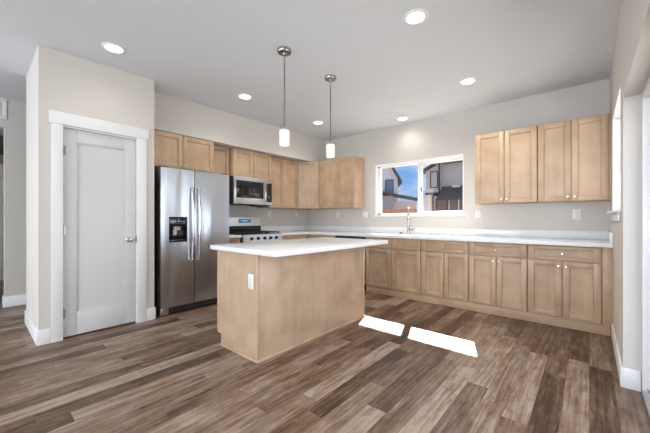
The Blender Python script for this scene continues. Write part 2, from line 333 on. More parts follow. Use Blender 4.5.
# ------------------------------------------------------------------ sink window
d = croot('window_1', (0, YB, 0))
b = MB()  # liner of the opening
b.box(WX0 - 0.0, WX0 + 0.012, 0.001, 0.12, WZ0, WZ1); b.box(WX1 - 0.012, WX1, 0.001, 0.12, WZ0, WZ1); b.box(WX0, WX1, 0.001, 0.12, WZ1 - 0.012, WZ1)
obj('window_liner', b, TRIM, d)
b = MB(); b.box(WX0 - 0.03, WX1 + 0.03, -0.022, 0.12, WZ0 - 0.022, WZ0 + 0.006, 0.004)
obj('window_sill', b, TRIM, d)
FX0, FX1, FZ0, FZ1 = WX0 + 0.012, WX1 - 0.012, WZ0 + 0.006, WZ1 - 0.012; XM = -2.115
b = MB(); y0, y1 = 0.085, 0.155
b.box(FX0, FX0 + 0.038, y0, y1, FZ0, FZ1, 0.003); b.box(FX1 - 0.02, FX1, y0, y1, FZ0, FZ1, 0.003); b.box(FX0, FX1, y0, y1, FZ0, FZ0 + 0.035, 0.003); b.box(FX0, FX1, y0, y1, FZ1 - 0.035, FZ1, 0.003)
b.box(XM - 0.024, XM + 0.024, y0, y1, FZ0 + 0.03, FZ1 - 0.03, 0.003)
fr = obj('window_frame', b, VINYL, d)
b = MB(); x0, x1 = XM + 0.026, FX1 - 0.012   # sliding sash
b.box(x0, x0 + 0.026, 0.09, 0.125, FZ0 + 0.035, FZ1 - 0.035, 0.003); b.box(x1 - 0.018, x1, 0.09, 0.125, FZ0 + 0.035, FZ1 - 0.035, 0.003); b.box(x0, x1, 0.09, 0.125, FZ0 + 0.035, FZ0 + 0.060, 0.003); b.box(x0, x1, 0.09, 0.125, FZ1 - 0.060, FZ1 - 0.035, 0.003)
sash = obj('sliding_sash', b, VINYL, d)
obj('pane', MB().box(x0 + 0.02, x1 - 0.02, 0.105, 0.109, FZ0 + 0.055, FZ1 - 0.055), GLASS, sash)
obj('pane', MB().box(FX0 + 0.035, XM - 0.02, 0.125, 0.129, FZ0 + 0.03, FZ1 - 0.03), GLASS, d)
b = MB(); b.box(x0 + 0.004, x0 + 0.018, 0.078, 0.09, 1.60, 1.68, 0.003); obj('sash_latch', b, DGREY, d)

# ------------------------------------------------------------------ right-hand window
d = croot('window_2', (XR, 0, 0))
b = MB(); b.box(0.001, 0.11, RY0, RY0 + 0.010, RZ0, RZ1); b.box(0.001, 0.11, RY1 - 0.010, RY1, RZ0, RZ1); b.box(0.001, 0.11, RY0, RY1, RZ1 - 0.010, RZ1)
obj('window_liner', b, TRIM, d)
b = MB(); b.box(-0.045, 0.11, RY0 - 0.03, RY1 + 0.07, RZ0 - 0.018, RZ0 + 0.006, 0.004); b.box(-0.016, -0.001, RY0, RY1 + 0.05, RZ0 - 0.085, RZ0 - 0.018, 0.003)
obj('window_sill', b, TRIM, d)
b = MB(); a0, a1, c0, c1 = RY0 + 0.01, RY1 - 0.01, RZ0 + 0.006, RZ1 - 0.01
for (p, q, r_, s_) in ((a0, a0 + 0.04, c0, c1), (a1 - 0.04, a1, c0, c1), (a0, a1, c0, c0 + 0.04), (a0, a1, c1 - 0.04, c1), (a0, a1, 1.66, 1.71)): b.box(0.09, 0.16, p, q, r_, s_, 0.003)
obj('window_frame', b, VINYL, d)
for (p, q) in ((c0 + 0.03, 1.67), (1.70, c1 - 0.03)): obj('pane', MB().box(0.122, 0.126, a0 + 0.03, a1 - 0.03, p, q), GLASS, d)

# ------------------------------------------------------------------ patio door
d = croot('door_2', (XR + 0.088, 0, 0))
b = MB(); b.box(0, 0.11, PY1 - 0.045, PY1 - 0.001, 0.012, PZ - 0.001, 0.004); b.box(0, 0.11, PY0 + 0.001, PY0 + 0.045, 0.012, PZ - 0.001, 0.004); b.box(0, 0.11, PY0 + 0.045, PY1 - 0.045, PZ - 0.045, PZ - 0.001, 0.004)
obj('door_frame', b, VINYL, d)
b = MB(); b.box(-0.004, 0.11, PY0 + 0.045, PY1 - 0.045, 0.0, 0.03, 0.004); b.box(0.018, 0.024, PY0 + 0.045, PY1 - 0.045, 0.03, 0.045); b.box(0.06, 0.066, PY0 + 0.045, PY1 - 0.045, 0.03, 0.045)
obj('door_track', b, steel('aluminium_track', (0.6, 0.6, 0.62), 0.35, 1), d)
for i, (p, q, xo) in enumerate(((1.90, PY1 - 0.047, 0.055), (PY0 + 0.047, 1.975, 0.010))):
    b = MB(); b.box(xo, xo + 0.04, p, p + 0.075, 0.046, PZ - 0.05, 0.004); b.box(xo, xo + 0.04, q - 0.075, q, 0.046, PZ - 0.05, 0.004); b.box(xo, xo + 0.04, p + 0.07, q - 0.07, 0.046, 0.15, 0.004); b.box(xo, xo + 0.04, p + 0.07, q - 0.07, PZ - 0.13, PZ - 0.05, 0.004)
    pn = obj('door_panel', b, VINYL, d)
    obj('pane', MB().box(xo + 0.018, xo + 0.022, p + 0.065, q - 0.065, 0.14, PZ - 0.12), GLASS, pn)

# ------------------------------------------------------------------ white door in the room beyond the hall
d = croot('door_3', (-8.46, 0, 0))
b = MB(); b.box(-0.04, 0, -0.75, 0.25, 0.02, 2.05, 0.002); b.box(0, 0.008, -0.60, 0.10, 1.15, 1.90, 0.004); b.box(0, 0.008, -0.60, 0.10, 0.25, 1.0, 0.004)
obj('door_slab', b, DOORP, d)
b = MB(); b.box(-0.02, 0.018, 0.25, 0.40, 0, 2.20, 0.002); b.box(-0.02, 0.018, -0.90, -0.75, 0, 2.20, 0.002)
obj('door_casing', b, TRIM, d)
obj('door_head', MB().box(-0.02, 0.024, -0.92, 0.42, 2.20, 2.37, 0.002), [MH], d)
obj('transom', MB().box(-0.03, 0.0, -0.92, 0.42, 2.37, 2.74, 0.002), flat('grey_transom', (0.10, 0.11, 0.12), 0.3), d)
obj('wall_return', MB().box(-0.16, -0.04, -3.0, 3.0, 0, 2.74), WALL, d)

# ------------------------------------------------------------------ cabinets
KNOB = [(0, 0), (0.006, 0), (0.005, 0.010), (0.008, 0.014), (0.0125, 0.018), (0.0132, 0.022), (0.010, 0.026), (0, 0.027)]
def front(name, parent, x0, x1, z0, z1, knob=None, y=0.0, fw=0.058, mats=None, th=0.019):
    """one shaker front: stiles, rails and a recessed panel; local x across, y into the cabinet"""
    b = MB(); g = 0.0015; x0 += g; x1 -= g
    rw = fw if (z1 - z0) > 0.25 else 0.036
    b.box(x0, x0 + fw, y, y + th, z0, z1, 0.0015, 0); b.box(x1 - fw, x1, y, y + th, z0, z1, 0.0015, 0)
    b.box(x0 + fw, x1 - fw, y, y + th, z1 - rw, z1, 0.0015, 1); b.box(x0 + fw, x1 - fw, y, y + th, z0, z0 + rw, 0.0015, 1)
    b.box(x0 + fw + 0.0022, x1 - fw - 0.0022, y + 0.011, y + th - 0.002, z0 + rw + 0.0022, z1 - rw - 0.0022, 0, 0 if (z1 - z0) > 0.25 else 1)
    o = obj(name, b, mats or [MV, MH], parent)
    if knob: obj('knob', MB().lathe(KNOB, (knob[0], y, knob[1]), (0, -1, 0), 20), NICKEL, o)
    return o
def cabinet(label, loc, rz, w, dep, h, doors, drawers=(), group=None, name='wall_cabinet', hollow=False, z0=0.0):
    t = thing(name, label, 'cabinet', loc, rz, group)
    b = MB(); y = 0.0205
    if hollow:
        b.box(0.0005, 0.018, y, dep, z0, h); b.box(w - 0.018, w - 0.0005, y, dep, z0, h); b.box(0.018, w - 0.018, y, dep, z0, z0 + 0.018); b.box(0.018, w - 0.018, dep - 0.01, dep, z0 + 0.018, h); b.box(0.018, w - 0.018, y, y + 0.02, h - 0.20, h); b.box(w / 2 - 0.02, w / 2 + 0.02, y, y + 0.02, z0 + 0.018, h - 0.20)
    else: b.box(0.0005, w - 0.0005, y, dep, z0, h, 0.001)
    obj('carcass', b, [MV], t)
    for (x0, x1, a, c, k) in doors: front('door', t, x0, x1, a, c, k)
    for (x0, x1, a, c, k) in drawers: front('drawer', t, x0, x1, a, c, k)
    return t
def pair(w, h, z0=0.004, low=True, top=None, m=0.004):
    top = h - 0.006 if top is None else top
    kz = z0 + 0.045 if low else top - 0.05
    c = w / 2
    return [(m, c - 0.0015, z0, top, (c - 0.03, kz)), (c + 0.0015, w - m, z0, top, (c + 0.03, kz))]
UB, UT = 1.357, 2.270
G1 = 'wall cabinets right of the window'
UD = 0.332
cabinet('two-door maple wall cabinet beside the window, left one of the two at the right', (-1.157, YB - UD, UB), 0, 0.690, UD - 0.001, UT - UB, pair(0.690, UT - UB), group=G1)
t = cabinet('two-door maple wall cabinet in the right corner above the outlet, touching the side wall', (-0.466, YB - UD, UB), 0, 0.624, UD - 0.001, UT - UB, pair(0.624, UT - UB), group=G1)
obj('filler', MB().box(0.6245, 0.640, 0.012, UD - 0.001, 0, UT - UB, 0.001), MV, t)
cabinet('two-door maple wall cabinet just left of the window with its pale side showing', (-3.952, YB - UD, UB), 0, 0.824, UD - 0.001, UT - UB, pair(0.824, UT - UB), group='wall cabinets by the kitchen corner')
# left wall: local x runs along +Y, front faces +X
LT = 2.268
FXU = XL + 0.342
def left(label, y0, y1, xf, z0, doors, group='wall cabinets along the refrigerator wall', top=LT):
    return cabinet(label, (xf, y0, z0), R(90), y1 - y0, xf - XL - 0.001, top - z0, doors, group=group)
left('short two-door maple wall cabinet directly above the refrigerator', YP1 + 0.003, 2.284, -4.083, 1.815, pair(2.284 - YP1 - 0.003, LT - 1.815, m=0.012))
w_ = 2.640 - 2.286
left('narrow one-door maple wall cabinet set back between refrigerator and microwave cabinets', 2.286, 2.640, FXU, UB, [(0.02, w_ - 0.012, 0.004, LT - UB - 0.006, (0.055, 0.05))])
left('short two-door maple wall cabinet directly above the microwave', 2.642, 3.404, -4.178, 1.832, pair(0.762, LT - 1.832))
left('tall narrow two-door maple wall cabinet right of the microwave', 3.406, 4.100, FXU, UB, pair(0.694, LT - UB))
# diagonal corner cabinet
t = thing('corner_cabinet', 'diagonal one-door pale maple wall cabinet in the kitchen corner', 'cabinet', (0, 0, UB))
cx0, cy0, cx1, cy1 = FXU - 0.002, 4.102, -3.955, YB - UD + 0.003
b = MB(); b.prism([(XL + 0.002, cy0), (cx0 - 0.016, cy0), (cx1 - 0.001, cy1 + 0.016), (cx1 - 0.001, YB - 0.001), (XL + 0.002, YB - 0.001)], 2, 0, LT - UB)
obj('carcass', b, MV, t)
ang = math.atan2(cy1 - cy0, cx1 - cx0); dl = math.hypot(cy1 - cy0, cx1 - cx0)
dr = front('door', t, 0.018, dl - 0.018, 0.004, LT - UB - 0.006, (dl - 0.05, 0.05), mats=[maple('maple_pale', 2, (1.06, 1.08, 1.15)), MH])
dr.location = (cx0 + 0.006, cy0 - 0.006, 0); dr.rotation_euler = (0, 0, ang)

# base cabinets along the back wall
BF = 4.082; BD = YB - BF - 0.002; ZB = 0.112; ZT = 0.858; G2 = 'base cabinets along the window wall'
def base(label, x0, x1, false=False):
    w_ = x1 - x0; c = w_ / 2; m = 0.005
    dz = 0.702
    ds = [(m, c - 0.002, ZB, dz, (c - 0.032, dz - 0.052)), (c + 0.002, w_ - m, ZB, dz, (c + 0.032, dz - 0.052))]
    dw = [(m, w_ - m, 0.712, ZT, None if false else (c, 0.784))]
    return cabinet(label, (x0, BF, 0), 0, w_, BD, 0.874, ds, [] if false else dw, G2, 'base_cabinet', hollow=false, z0=0.102)
t = base('maple sink base cabinet under the faucet with two doors and blank drawer fronts', -2.690, -1.7745, True)
front('false_drawer', t, 0.005, 0.45725, 0.712, ZT); front('false_drawer', t, 0.45875, 0.9105, 0.712, ZT)
xs = [-1.7725, -1.150, -0.528, 0.095]
base('maple base cabinet with drawer and two doors, immediately right of the sink cabinet', xs[0], xs[1] - 0.001)
base('maple base cabinet with drawer and two doors, second right of the sink cabinet', xs[1] + 0.001, xs[2] - 0.001)
t = base('maple base cabinet with drawer and two doors, nearest the right side wall', xs[2] + 0.001, xs[3])
obj('filler', MB().box(xs[3] - xs[2], XR - 0.002 - xs[2], 0.006, 0.05, 0.102, 0.874, 0.001), MV, t)
tag(obj('toe_kick', MB().box(-2.690, XR - 0.016, BF + 0.026, BF + 0.045, 0.001, 0.1, 0.001), MH), 'long plain maple toe board along the floor below the window wall cabinets', 'toe kick board')

# dishwasher
t = thing('dishwasher', 'dark fronted dishwasher built in left of the sink, mostly behind the island', 'dishwasher', (-3.300, BF, 0))
obj('tub', MB().box(0.003, 0.607, 0.03, 0.60, 0.102, 0.870), DGREY, t)
obj('door', MB().box(0.004, 0.606, -0.006, 0.029, 0.115, 0.795, 0.004), STEEL, t)
obj('control_panel', MB().box(0.004, 0.606, -0.006, 0.029, 0.798, 0.868, 0.004), BLACK, t)
b = MB(); b.tube([(0.05, -0.006, 0.765), (0.05, -0.045, 0.765), (0.56, -0.045, 0.765), (0.56, -0.006, 0.765)], 0.009); obj('handle', b, BRIGHT, t)
obj('kick_plate', MB().box(0.004, 0.606, 0.05, 0.06, 0.012, 0.100), BLACK, t)
for x in (0.05, 0.55): obj('foot', MB().cyl((x, 0.2, 0), (x, 0.2, 0.102), 0.015), BLACK, t)

# base cabinets along the left wall
LFX = -3.962
def lbase(label, y0, y1, doors, drawers):
    return cabinet(label, (LFX, y0, 0), R(90), y1 - y0, LFX - XL - 0.002, 0.874, doors, drawers, 'base cabinets along the range wall', 'base_cabinet', z0=0.001)
def simple(w_): return [(0.005, w_ - 0.005, ZB, 0.702, (w_ - 0.04, 0.65))], [(0.005, w_ - 0.005, 0.712, ZT, (w_ / 2, 0.784))]
a_, c_ = simple(0.285); lbase('narrow maple base cabinet squeezed between refrigerator and range', 2.350, 2.635, a_, c_)
a_, c_ = simple(0.60); lbase('maple base cabinet right of the range, partly hidden by the island', 3.436, 4.036, a_, c_)
t = thing('corner_cabinet', 'maple corner base cabinet behind the island between range wall and dishwasher', 'cabinet', (0, 0, 0))
b = MB(); b.box(XL + 0.002, LFX - 0.022, 4.040, YB - 0.002, 0.001, 0.874, 0.001); b.box(LFX - 0.022, -3.304, BF + 0.022, YB - 0.002, 0.001, 0.874, 0.001); obj('carcass', b, MV, t)
front('door', t, -3.93, -3.31, ZB, ZT, (-3.36, 0.65), y=BF)

# ------------------------------------------------------------------ worktops
CZ0, CZ1 = 0.8755, 0.914; CF = 4.052
SX0, SX1, SY0, SY1 = -2.60, -1.85, 4.175, 4.565
t = thing('countertop', 'long white quartz countertop running round the corner under the window', 'countertop', (0, 0, CZ0))
b = MB(); h = CZ1 - CZ0; LF2 = -3.935
b.box(XL + 0.002, LF2, 3.4345, YB - 0.002, 0, h, 0.0)
b.box(LF2, SX0, CF, YB - 0.002, 0, h); b.box(SX1, XR - 0.002, CF, YB - 0.002, 0, h); b.box(SX0, SX1, CF, SY0, 0, h); b.box(SX0, SX1, SY1, YB - 0.002, 0, h)
obj('slab', b, QUARTZ, t)
b = MB(); bt = 0.102 + h
b.box(XL + 0.002, XR - 0.002, YB - 0.021, YB - 0.002, h + 0.0005, bt, 0.002); b.box(XL + 0.002, XL + 0.021, 3.4345, YB - 0.022, h + 0.0005, bt, 0.002); b.box(XR - 0.021, XR - 0.002, CF + 0.02, YB - 0.022, h + 0.0005, bt, 0.002)
obj('backsplash', b, QUARTZ, t)
t = thing('countertop', 'tiny white quartz countertop between refrigerator and range', 'countertop', (0, 0, CZ0))
obj('slab', MB().box(XL + 0.002, LF2, 2.346, 2.640, 0, h, 0.002), QUARTZ, t)
obj('backsplash', MB().box(XL + 0.002, XL + 0.021, 2.346, 2.640, h + 0.0005, bt, 0.002), QUARTZ, t)
# sink
t = thing('sink', 'stainless undermount sink set in the counter below the window', 'sink', (0, 0, 0.66))
b = MB(); w2 = 0.006; z1 = CZ0 - 0.66 - 0.0005
x0, x1, y0, y1 = SX0 + 0.002, SX1 - 0.002, SY0 + 0.002, SY1 - 0.002
b.box(x0, x0 + w2, y0, y1, 0, z1); b.box(x1 - w2, x1, y0, y1, 0, z1); b.box(x0, x1, y0, y0 + w2, 0, z1); b.box(x0, x1, y1 - w2, y1, 0, z1); b.box(x0, x1, y0, y1, 0, w2)
obj('basin', b, STEELH, t)
obj('drain', MB().lathe([(0, 0.008), (0.02, 0.007), (0.035, 0.0085), (0.044, 0.0085), (0.045, 0.0065)], ((x0 + x1) / 2, (y0 + y1) / 2, 0)), BRIGHT, t)
# faucet
CHROME = steel('chrome', (0.50, 0.49, 0.48), 0.18)
t = thing('faucet', 'tall chrome gooseneck faucet behind the sink with side lever', 'faucet', (-2.215, 4.625, CZ1 + 0.0008), R(25))
b = MB(); b.lathe([(0, 0), (0.027, 0), (0.027, 0.006), (0.021, 0.010), (0.019, 0.10), (0.014, 0.108), (0, 0.108)]); obj('body', b, CHROME, t)
pts = [(0, 0, 0.10), (0, 0, 0.33)] + [(0, -0.085 + 0.085 * math.cos(R(a)), 0.33 + 0.085 * math.sin(R(a))) for a in range(15, 181, 15)] + [(0, -0.170, 0.31)]
b = MB(); b.tube(pts, 0.0145); obj('spout', b, CHROME, t)
b = MB(); b.lathe([(0, 0), (0.016, 0), (0.021, 0.02), (0.019, 0.10), (0.0145, 0.11), (0, 0.11)], (0, -0.170, 0.215)); obj('spray_head', b, CHROME, t)
b = MB(); b.tube([(0.015, 0, 0.065), (0.04, 0, 0.066), (0.10, -0.005, 0.085)], [0.013, 0.011, 0.007]); obj('lever', b, CHROME, t)
t = tag(obj('sink_cap', MB().lathe([(0, 0), (0.022, 0), (0.022, 0.010), (0.016, 0.022), (0, 0.024)], (-2.355, 4.635, CZ1 + 0.0005)), DGREY), 'small dark round cap on the counter left of the faucet', 'sink cap')  # plain dark cap

# ------------------------------------------------------------------ refrigerator
t = thing('refrigerator', 'stainless side-by-side refrigerator next to the pantry wall', 'refrigerator', (-3.78, 1.436, 0), R(90))
FW = 0.900
obj('body', MB().box(0.004, FW - 0.004, 0.082, 0.76, 0.02, 1.745, 0.006), DGREY, t)
sp = 0.405
def fdoor(x0, x1, hole=None):
    b = MB()
    if hole:
        a0, a1, c0, c1 = hole
        b.box(x0, a0, 0, 0.078, 0.098, 1.765, 0.0); b.box(a1, x1, 0, 0.078, 0.098, 1.765, 0); b.box(a0, a1, 0, 0.078, 0.098, c0, 0); b.box(a0, a1, 0, 0.078, c1, 1.765, 0); b.box(a0, a1, 0.06, 0.078, c0, c1)
        bmesh.ops.remove_doubles(b.bm, verts=b.bm.verts[:], dist=1e-5)
    else: b.box(x0, x1, 0, 0.078, 0.098, 1.765, 0.008)
    return b
HX = (0.094, 0.312, 0.872, 1.180)
dl_ = obj('door', fdoor(0.0, sp - 0.004, HX), STEEL, t)
dr_ = obj('door', fdoor(sp + 0.004, FW), STEEL, t)
b = MB(); a0, a1, c0, c1 = HX
b.box(a0 + 0.001, a1 - 0.001, 0.052, 0.0595, c0 + 0.001, c1 - 0.001); b.box(a0 + 0.001, a0 + 0.006, -0.003, 0.053, c0 + 0.001, c1 - 0.001); b.box(a1 - 0.006, a1 - 0.001, -0.003, 0.053, c0 + 0.001, c1 - 0.001); b.box(a0 + 0.001, a1 - 0.001, -0.003, 0.053, c0 + 0.001, c0 + 0.030, 0.002); b.box(a0 + 0.001, a1 - 0.001, -0.004, 0.053, c1 - 0.115, c1 - 0.001, 0.002)
dp = obj('dispenser', b, BGLASS, dl_)
b = MB()
for k in range(5): b.box(a0 + 0.035 + k * 0.033, a0 + 0.050 + k * 0.033, -0.0055, -0.0038, c1 - 0.060, c1 - 0.052); b.box(a0 + 0.037 + k * 0.033, a0 + 0.048 + k * 0.033, -0.0055, -0.0038, c1 - 0.080, c1 - 0.076)
obj('touch_buttons', b, PLATE, dp)
b = MB(); b.box((a0 + a1) / 2 - 0.045, (a0 + a1) / 2 + 0.030, 0.004, 0.048, c1 - 0.165, c1 - 0.117, 0.006); b.box((a0 + a1) / 2 - 0.055, (a0 + a1) / 2 - 0.012, 0.008, 0.045, c1 - 0.225, c1 - 0.160, 0.008)
obj('ice_chute', b, flat('grey_plastic', (0.42, 0.43, 0.44), 0.35), dp)
for dd, x in ((dl_, sp - 0.042), (dr_, sp + 0.042)):
    b = MB(); z0_, z1_ = 0.640, 1.535
    prof = []
    for k in range(17):
        u = k / 16; prof.append((x, -0.034 - 0.030 * math.sin(math.pi * u), z0_ + (z1_ - z0_) * u))
    prof = [(x, 0.0, z0_)] + prof + [(x, 0.0, z1_)]
    b.tube(prof, 0.0155, 16); obj('handle', b, BRIGHT, dd)
for x in (0.05, FW - 0.05):
    obj('hinge_cover', MB().box(x - 0.045, x + 0.045, 0.02, 0.16, 1.746, 1.780, 0.006), DGREY, t)
b = MB(); b.box(0.012, FW - 0.012, 0.035, 0.075, 0.022, 0.090, 0.003)
for k in range(4): b.box(0.10, FW - 0.10, 0.031, 0.036, 0.032 + k * 0.014, 0.038 + k * 0.014)
obj('kick_grille', b, DGREY, t)
b = MB()
b.box(0.006, 0.10, 0.022, 0.07, 0.012, 0.092, 0.006); b.cyl((0.045, 0.02, 0.055), (0.045, 0.03, 0.055), 0.017)
obj('roller_bracket', b, NICKEL, t)
for x, y in ((0.06, 0.10), (FW - 0.06, 0.10), (0.06, 0.70), (FW - 0.06, 0.70)): obj('foot', MB().cyl((x, y, 0), (x, y, 0.025), 0.018), BLACK, t)

# ------------------------------------------------------------------ range
t = thing('range', 'stainless gas range with black cooktop between base cabinets', 'range', (-3.925, 2.6655, 0), R(90)); RW = 0.766
RD = -3.925 - XL - 0.004
obj('body', MB().box(0.003, RW - 0.003, 0.03, RD, 0.06, 0.905, 0.003), DGREY, t)
b = MB(); b.box(0.004, RW - 0.004, 0.0, 0.028, 0.20, 0.765, 0.006); od = obj('oven_door', b, STEELH, t)
obj('oven_window', MB().box(0.12, RW - 0.12, -0.002, 0.001, 0.34, 0.62), BGLASS, od)
b = MB(); b.tube([(0.06, 0.0, 0.715), (0.06, -0.045, 0.715), (RW - 0.06, -0.045, 0.715), (RW - 0.06, 0.0, 0.715)], 0.011); obj('handle', b, BRIGHT, od)
obj('storage_drawer', MB().box(0.004, RW - 0.004, 0.0, 0.028, 0.065, 0.195, 0.006), STEELH, t)
b = MB(); b.prism([(0.0, 0.775), (0.060, 0.775), (0.060, 0.912), (0.022, 0.912)], 0, 0.002, RW - 0.002); cp = obj('control_panel', b, STEELH, t)
for k, x in enumerate((0.150, 0.273, 0.400, 0.520, 0.638)):
    o_ = Vector((x, 0.0115, 0.848)); dv = Vector((0, -0.987, 0.158))
    b = MB(); b.lathe([(0, 0), (0.026, 0), (0.026, 0.004), (0.021, 0.006), (0.019, 0.030), (0.016, 0.034), (0, 0.034)], o_, dv, 22)
    kb = obj('burner_knob', b, BLACK, cp)
    b = MB(); b.lathe([(0.0265, 0), (0.030, 0), (0.030, 0.003), (0.0265, 0.003), (0.0265, 0)], o_, dv, 22); obj('knob_ring', b, BRIGHT, kb)
obj('cooktop', MB().box(0.003, RW - 0.003, 0.024, RD - 0.085, 0.906, 0.920, 0.004), BLACK, t)
for bx, by, br in ((0.19, 0.17, 0.045), (0.19, 0.43, 0.036), (0.383, 0.30, 0.05), (0.576, 0.17, 0.045), (0.576, 0.43, 0.036)):
    b = MB(); b.lathe([(0, 0.014), (br * 0.8, 0.014), (br * 0.85, 0.010), (br, 0.009), (br, 0)], (bx, by, 0.920)); obj('burner', b, IRON, t)
for g0, g1 in ((0.03, 0.262), (0.268, 0.498), (0.504, 0.736)):
    b = MB(); zt = 0.948
    for xx in (g0, g1 - 0.012): b.box(xx, xx + 0.012, 0.05, RD - 0.10, zt - 0.012, zt, 0.002)
    for yy in (0.05, 0.17, 0.30, 0.43, RD - 0.112): b.box(g0, g1, yy - 0.006 + 0.006, yy + 0.012, zt - 0.012, zt, 0.002)
    b.box((g0 + g1) / 2 - 0.006, (g0 + g1) / 2 + 0.006, 0.05, RD - 0.10, zt - 0.012, zt, 0.002)
    for xx in (g0, g1 - 0.012):
        for yy in (0.052, RD - 0.112): b.box(xx, xx + 0.012, yy, yy + 0.012, 0.9205, zt - 0.01)
    obj('grate', b, IRON, t)
b = MB(); b.box(0.003, RW - 0.003, RD - 0.080, RD, 0.906, 1.190, 0.006); bgd = obj('backguard', b, steel('satin_steel', (0.80, 0.80, 0.80), 0.45, 1), t)
obj('vent_band', MB().box(0.006, RW - 0.006, RD - 0.090, RD - 0.0805, 0.922, 1.035, 0.003), BLACK, bgd)
dsp = obj('display', MB().box(0.30, 0.55, RD - 0.083, RD - 0.0805, 1.088, 1.158, 0.001), LCD, bgd)
b = MB()
for x, z, w3, hh in ((0.36, 1.117, 0.12, 0.014),): b.box(x, x + w3, RD - 0.0845, RD - 0.083, z, z + hh)
obj('display_digits', b, LCDT, dsp)
for x, y in ((0.05, 0.1), (RW - 0.05, 0.1), (0.05, 0.55), (RW - 0.05, 0.55)): obj('foot', MB().cyl((x, y, 0), (x, y, 0.062), 0.016), BLACK, t)

# ------------------------------------------------------------------ microwave
t = thing('microwave', 'stainless over-the-range microwave hung under the short wall cabinet', 'microwave', (-4.150, 2.645, 1.392), R(90)); MW = 0.757; MD = -4.150 - XL - 0.003
obj('body', MB().box(0.0, MW, 0.028, MD, 0.0, 0.437, 0.003), DGREY, t)
b = MB(); b.box(0.002, MW - 0.002, 0, 0.027, 0.405, 0.437, 0.003); obj('top_grille', b, STEELH, t)
b = MB(); b.box(0.002, 0.605, 0.0, 0.027, 0.002, 0.403, 0.004); md = obj('door', b, STEELH, t)
obj('door_window', MB().box(0.040, 0.560, -0.002, 0.001, 0.100, 0.372, 0.0008), BGLASS, md)
b = MB(); b.tube([(0.582, 0.0, 0.07), (0.582, -0.036, 0.075), (0.582, -0.044, 0.20), (0.582, -0.036, 0.345), (0.582, 0.0, 0.35)], 0.010); obj('handle', b, BRIGHT, md)
cp = obj('control_panel', MB().box(0.607, MW - 0.002, 0.0, 0.027, 0.002, 0.403, 0.003), STEELH, t)
obj('keypad', MB().box(0.620, MW - 0.018, -0.002, 0.001, 0.050, 0.372, 0.001), BGLASS, cp)
b = MB(); b.box(0.45, 0.70, 0.06, 0.24, -0.022, -0.0005, 0.004); obj('lamp_housing', b, DGREY, t)

# ------------------------------------------------------------------ island
IX0, IX1, IY0, IY1 = -2.612, -2.003, 1.490, 3.020
t = thing('island_cabinet', 'freestanding maple island cabinet with plain panelled back and end', 'island', (0, 0, 0))
b = MB(); b.box(IX0 + 0.065, IX1 - 0.02, IY0 + 0.02, IY1 - 0.02, 0.001, 0.874); b.box(IX0 + 0.02, IX0 + 0.066, IY0 + 0.02, IY1 - 0.02, 0.105, 0.874); obj('carcass', b, MV, t)
obj('back_panel', MB().box(IX1 - 0.019, IX1, IY0 + 0.001, IY1 - 0.001, 0.001, 0.8745, 0.001), MI, t)
for y0, y1 in ((IY0, IY0 + 0.0185), (IY1 - 0.0185, IY1)):
    b = MB(); b.prism([(IX0 + 0.062, 0.001), (IX1 - 0.0195, 0.001), (IX1 - 0.0195, 0.8745), (IX0 + 0.003, 0.8745), (IX0 + 0.003, 0.105), (IX0 + 0.062, 0.105)], 1, y0, y1)
    obj('end_panel', b, MI, t)
CT = maple('maple_trim', 2, (1.05, 1.05, 1.06))
for q in ((IX1 - 0.022, IX1 + 0.0015, IY0 - 0.0015, IY0 + 0.019, 0.001), (IX0, IX0 + 0.02, IY0 - 0.002, IY0 + 0.02, 0.105), (IX1 - 0.02, IX1 + 0.0015, IY1 - 0.019, IY1 + 0.0015, 0.001)):
    obj('corner_trim', MB().box(*q, 0.8745, 0.001), CT, t)
b = MB(); b.box(IX1 + 0.0005, IX1 + 0.012, IY0 - 0.012, IY1 + 0.002, 0.001, 0.022, 0.003); b.box(IX0 + 0.062, IX1 + 0.0005, IY0 - 0.012, IY0 - 0.0005, 0.001, 0.022, 0.003)
obj('shoe_moulding', b, MH, t)
def ifront(nm, y0, y1, z0, z1, kz, ky):
    o = front(nm, t, 0, y1 - y0, z0, z1, (ky, kz)); o.location = (IX0, y1, 0); o.rotation_euler = (0, 0, R(-90)); return o
for y0 in (1.513, 2.010, 2.507):
    ifront('door', y0, y0 + 0.493, ZB, 0.702, 0.65, 0.45); ifront('drawer', y0, y0 + 0.493, 0.712, ZT, 0.784, 0.246)
t = thing('countertop', 'white quartz island countertop overhanging its maple cabinet', 'countertop', (0, 0, CZ0))
obj('slab', MB().box(-2.635, -1.703, 1.430, 3.045, 0, CZ1 - CZ0, 0.003), QUARTZ, t)

# ------------------------------------------------------------------ outlets and switches
OG = 'wall plates above the counter'
def plate(label, loc, rz, n=1, kind='outlet', group=OG, big=1.0):
    t = thing('wall_outlet' if kind == 'outlet' else 'light_switch', label, kind if kind == 'outlet' else 'light switch', loc, rz, group)
    w2 = (0.035 + 0.023 * (n - 1)) * big
    obj('cover_plate', MB().box(-w2, w2, -0.0065, -0.0008, -0.058 * big, 0.058 * big, 0.003), PLATE, t)
    for k in range(n):
        xo = (k - (n - 1) / 2) * 0.046
        if kind == 'outlet':
            for z in (-0.021, 0.021):
                b = MB(); b.box(xo - 0.015, xo + 0.015, -0.0085, -0.006, z - 0.014, z + 0.014, 0.003)
                s = obj('socket', b, flat('socket_face', (0.7, 0.7, 0.69), 0.4) if False else PLATE, t)
                b = MB(); b.box(xo - 0.007, xo - 0.005, -0.0089, -0.0084, z - 0.004, z + 0.006); b.box(xo + 0.005, xo + 0.007, -0.0089, -0.0084, z - 0.004, z + 0.006); b.cyl((xo, -0.0089, z - 0.009), (xo, -0.0084, z - 0.009), 0.002, 10)
                obj('slot', b, BLACK, s)
        else:
            b = MB(); b.box(xo - 0.016, xo + 0.016, -0.0095, -0.006, -0.033, 0.033, 0.002); obj('rocker', b, PLATE, t)
    return t
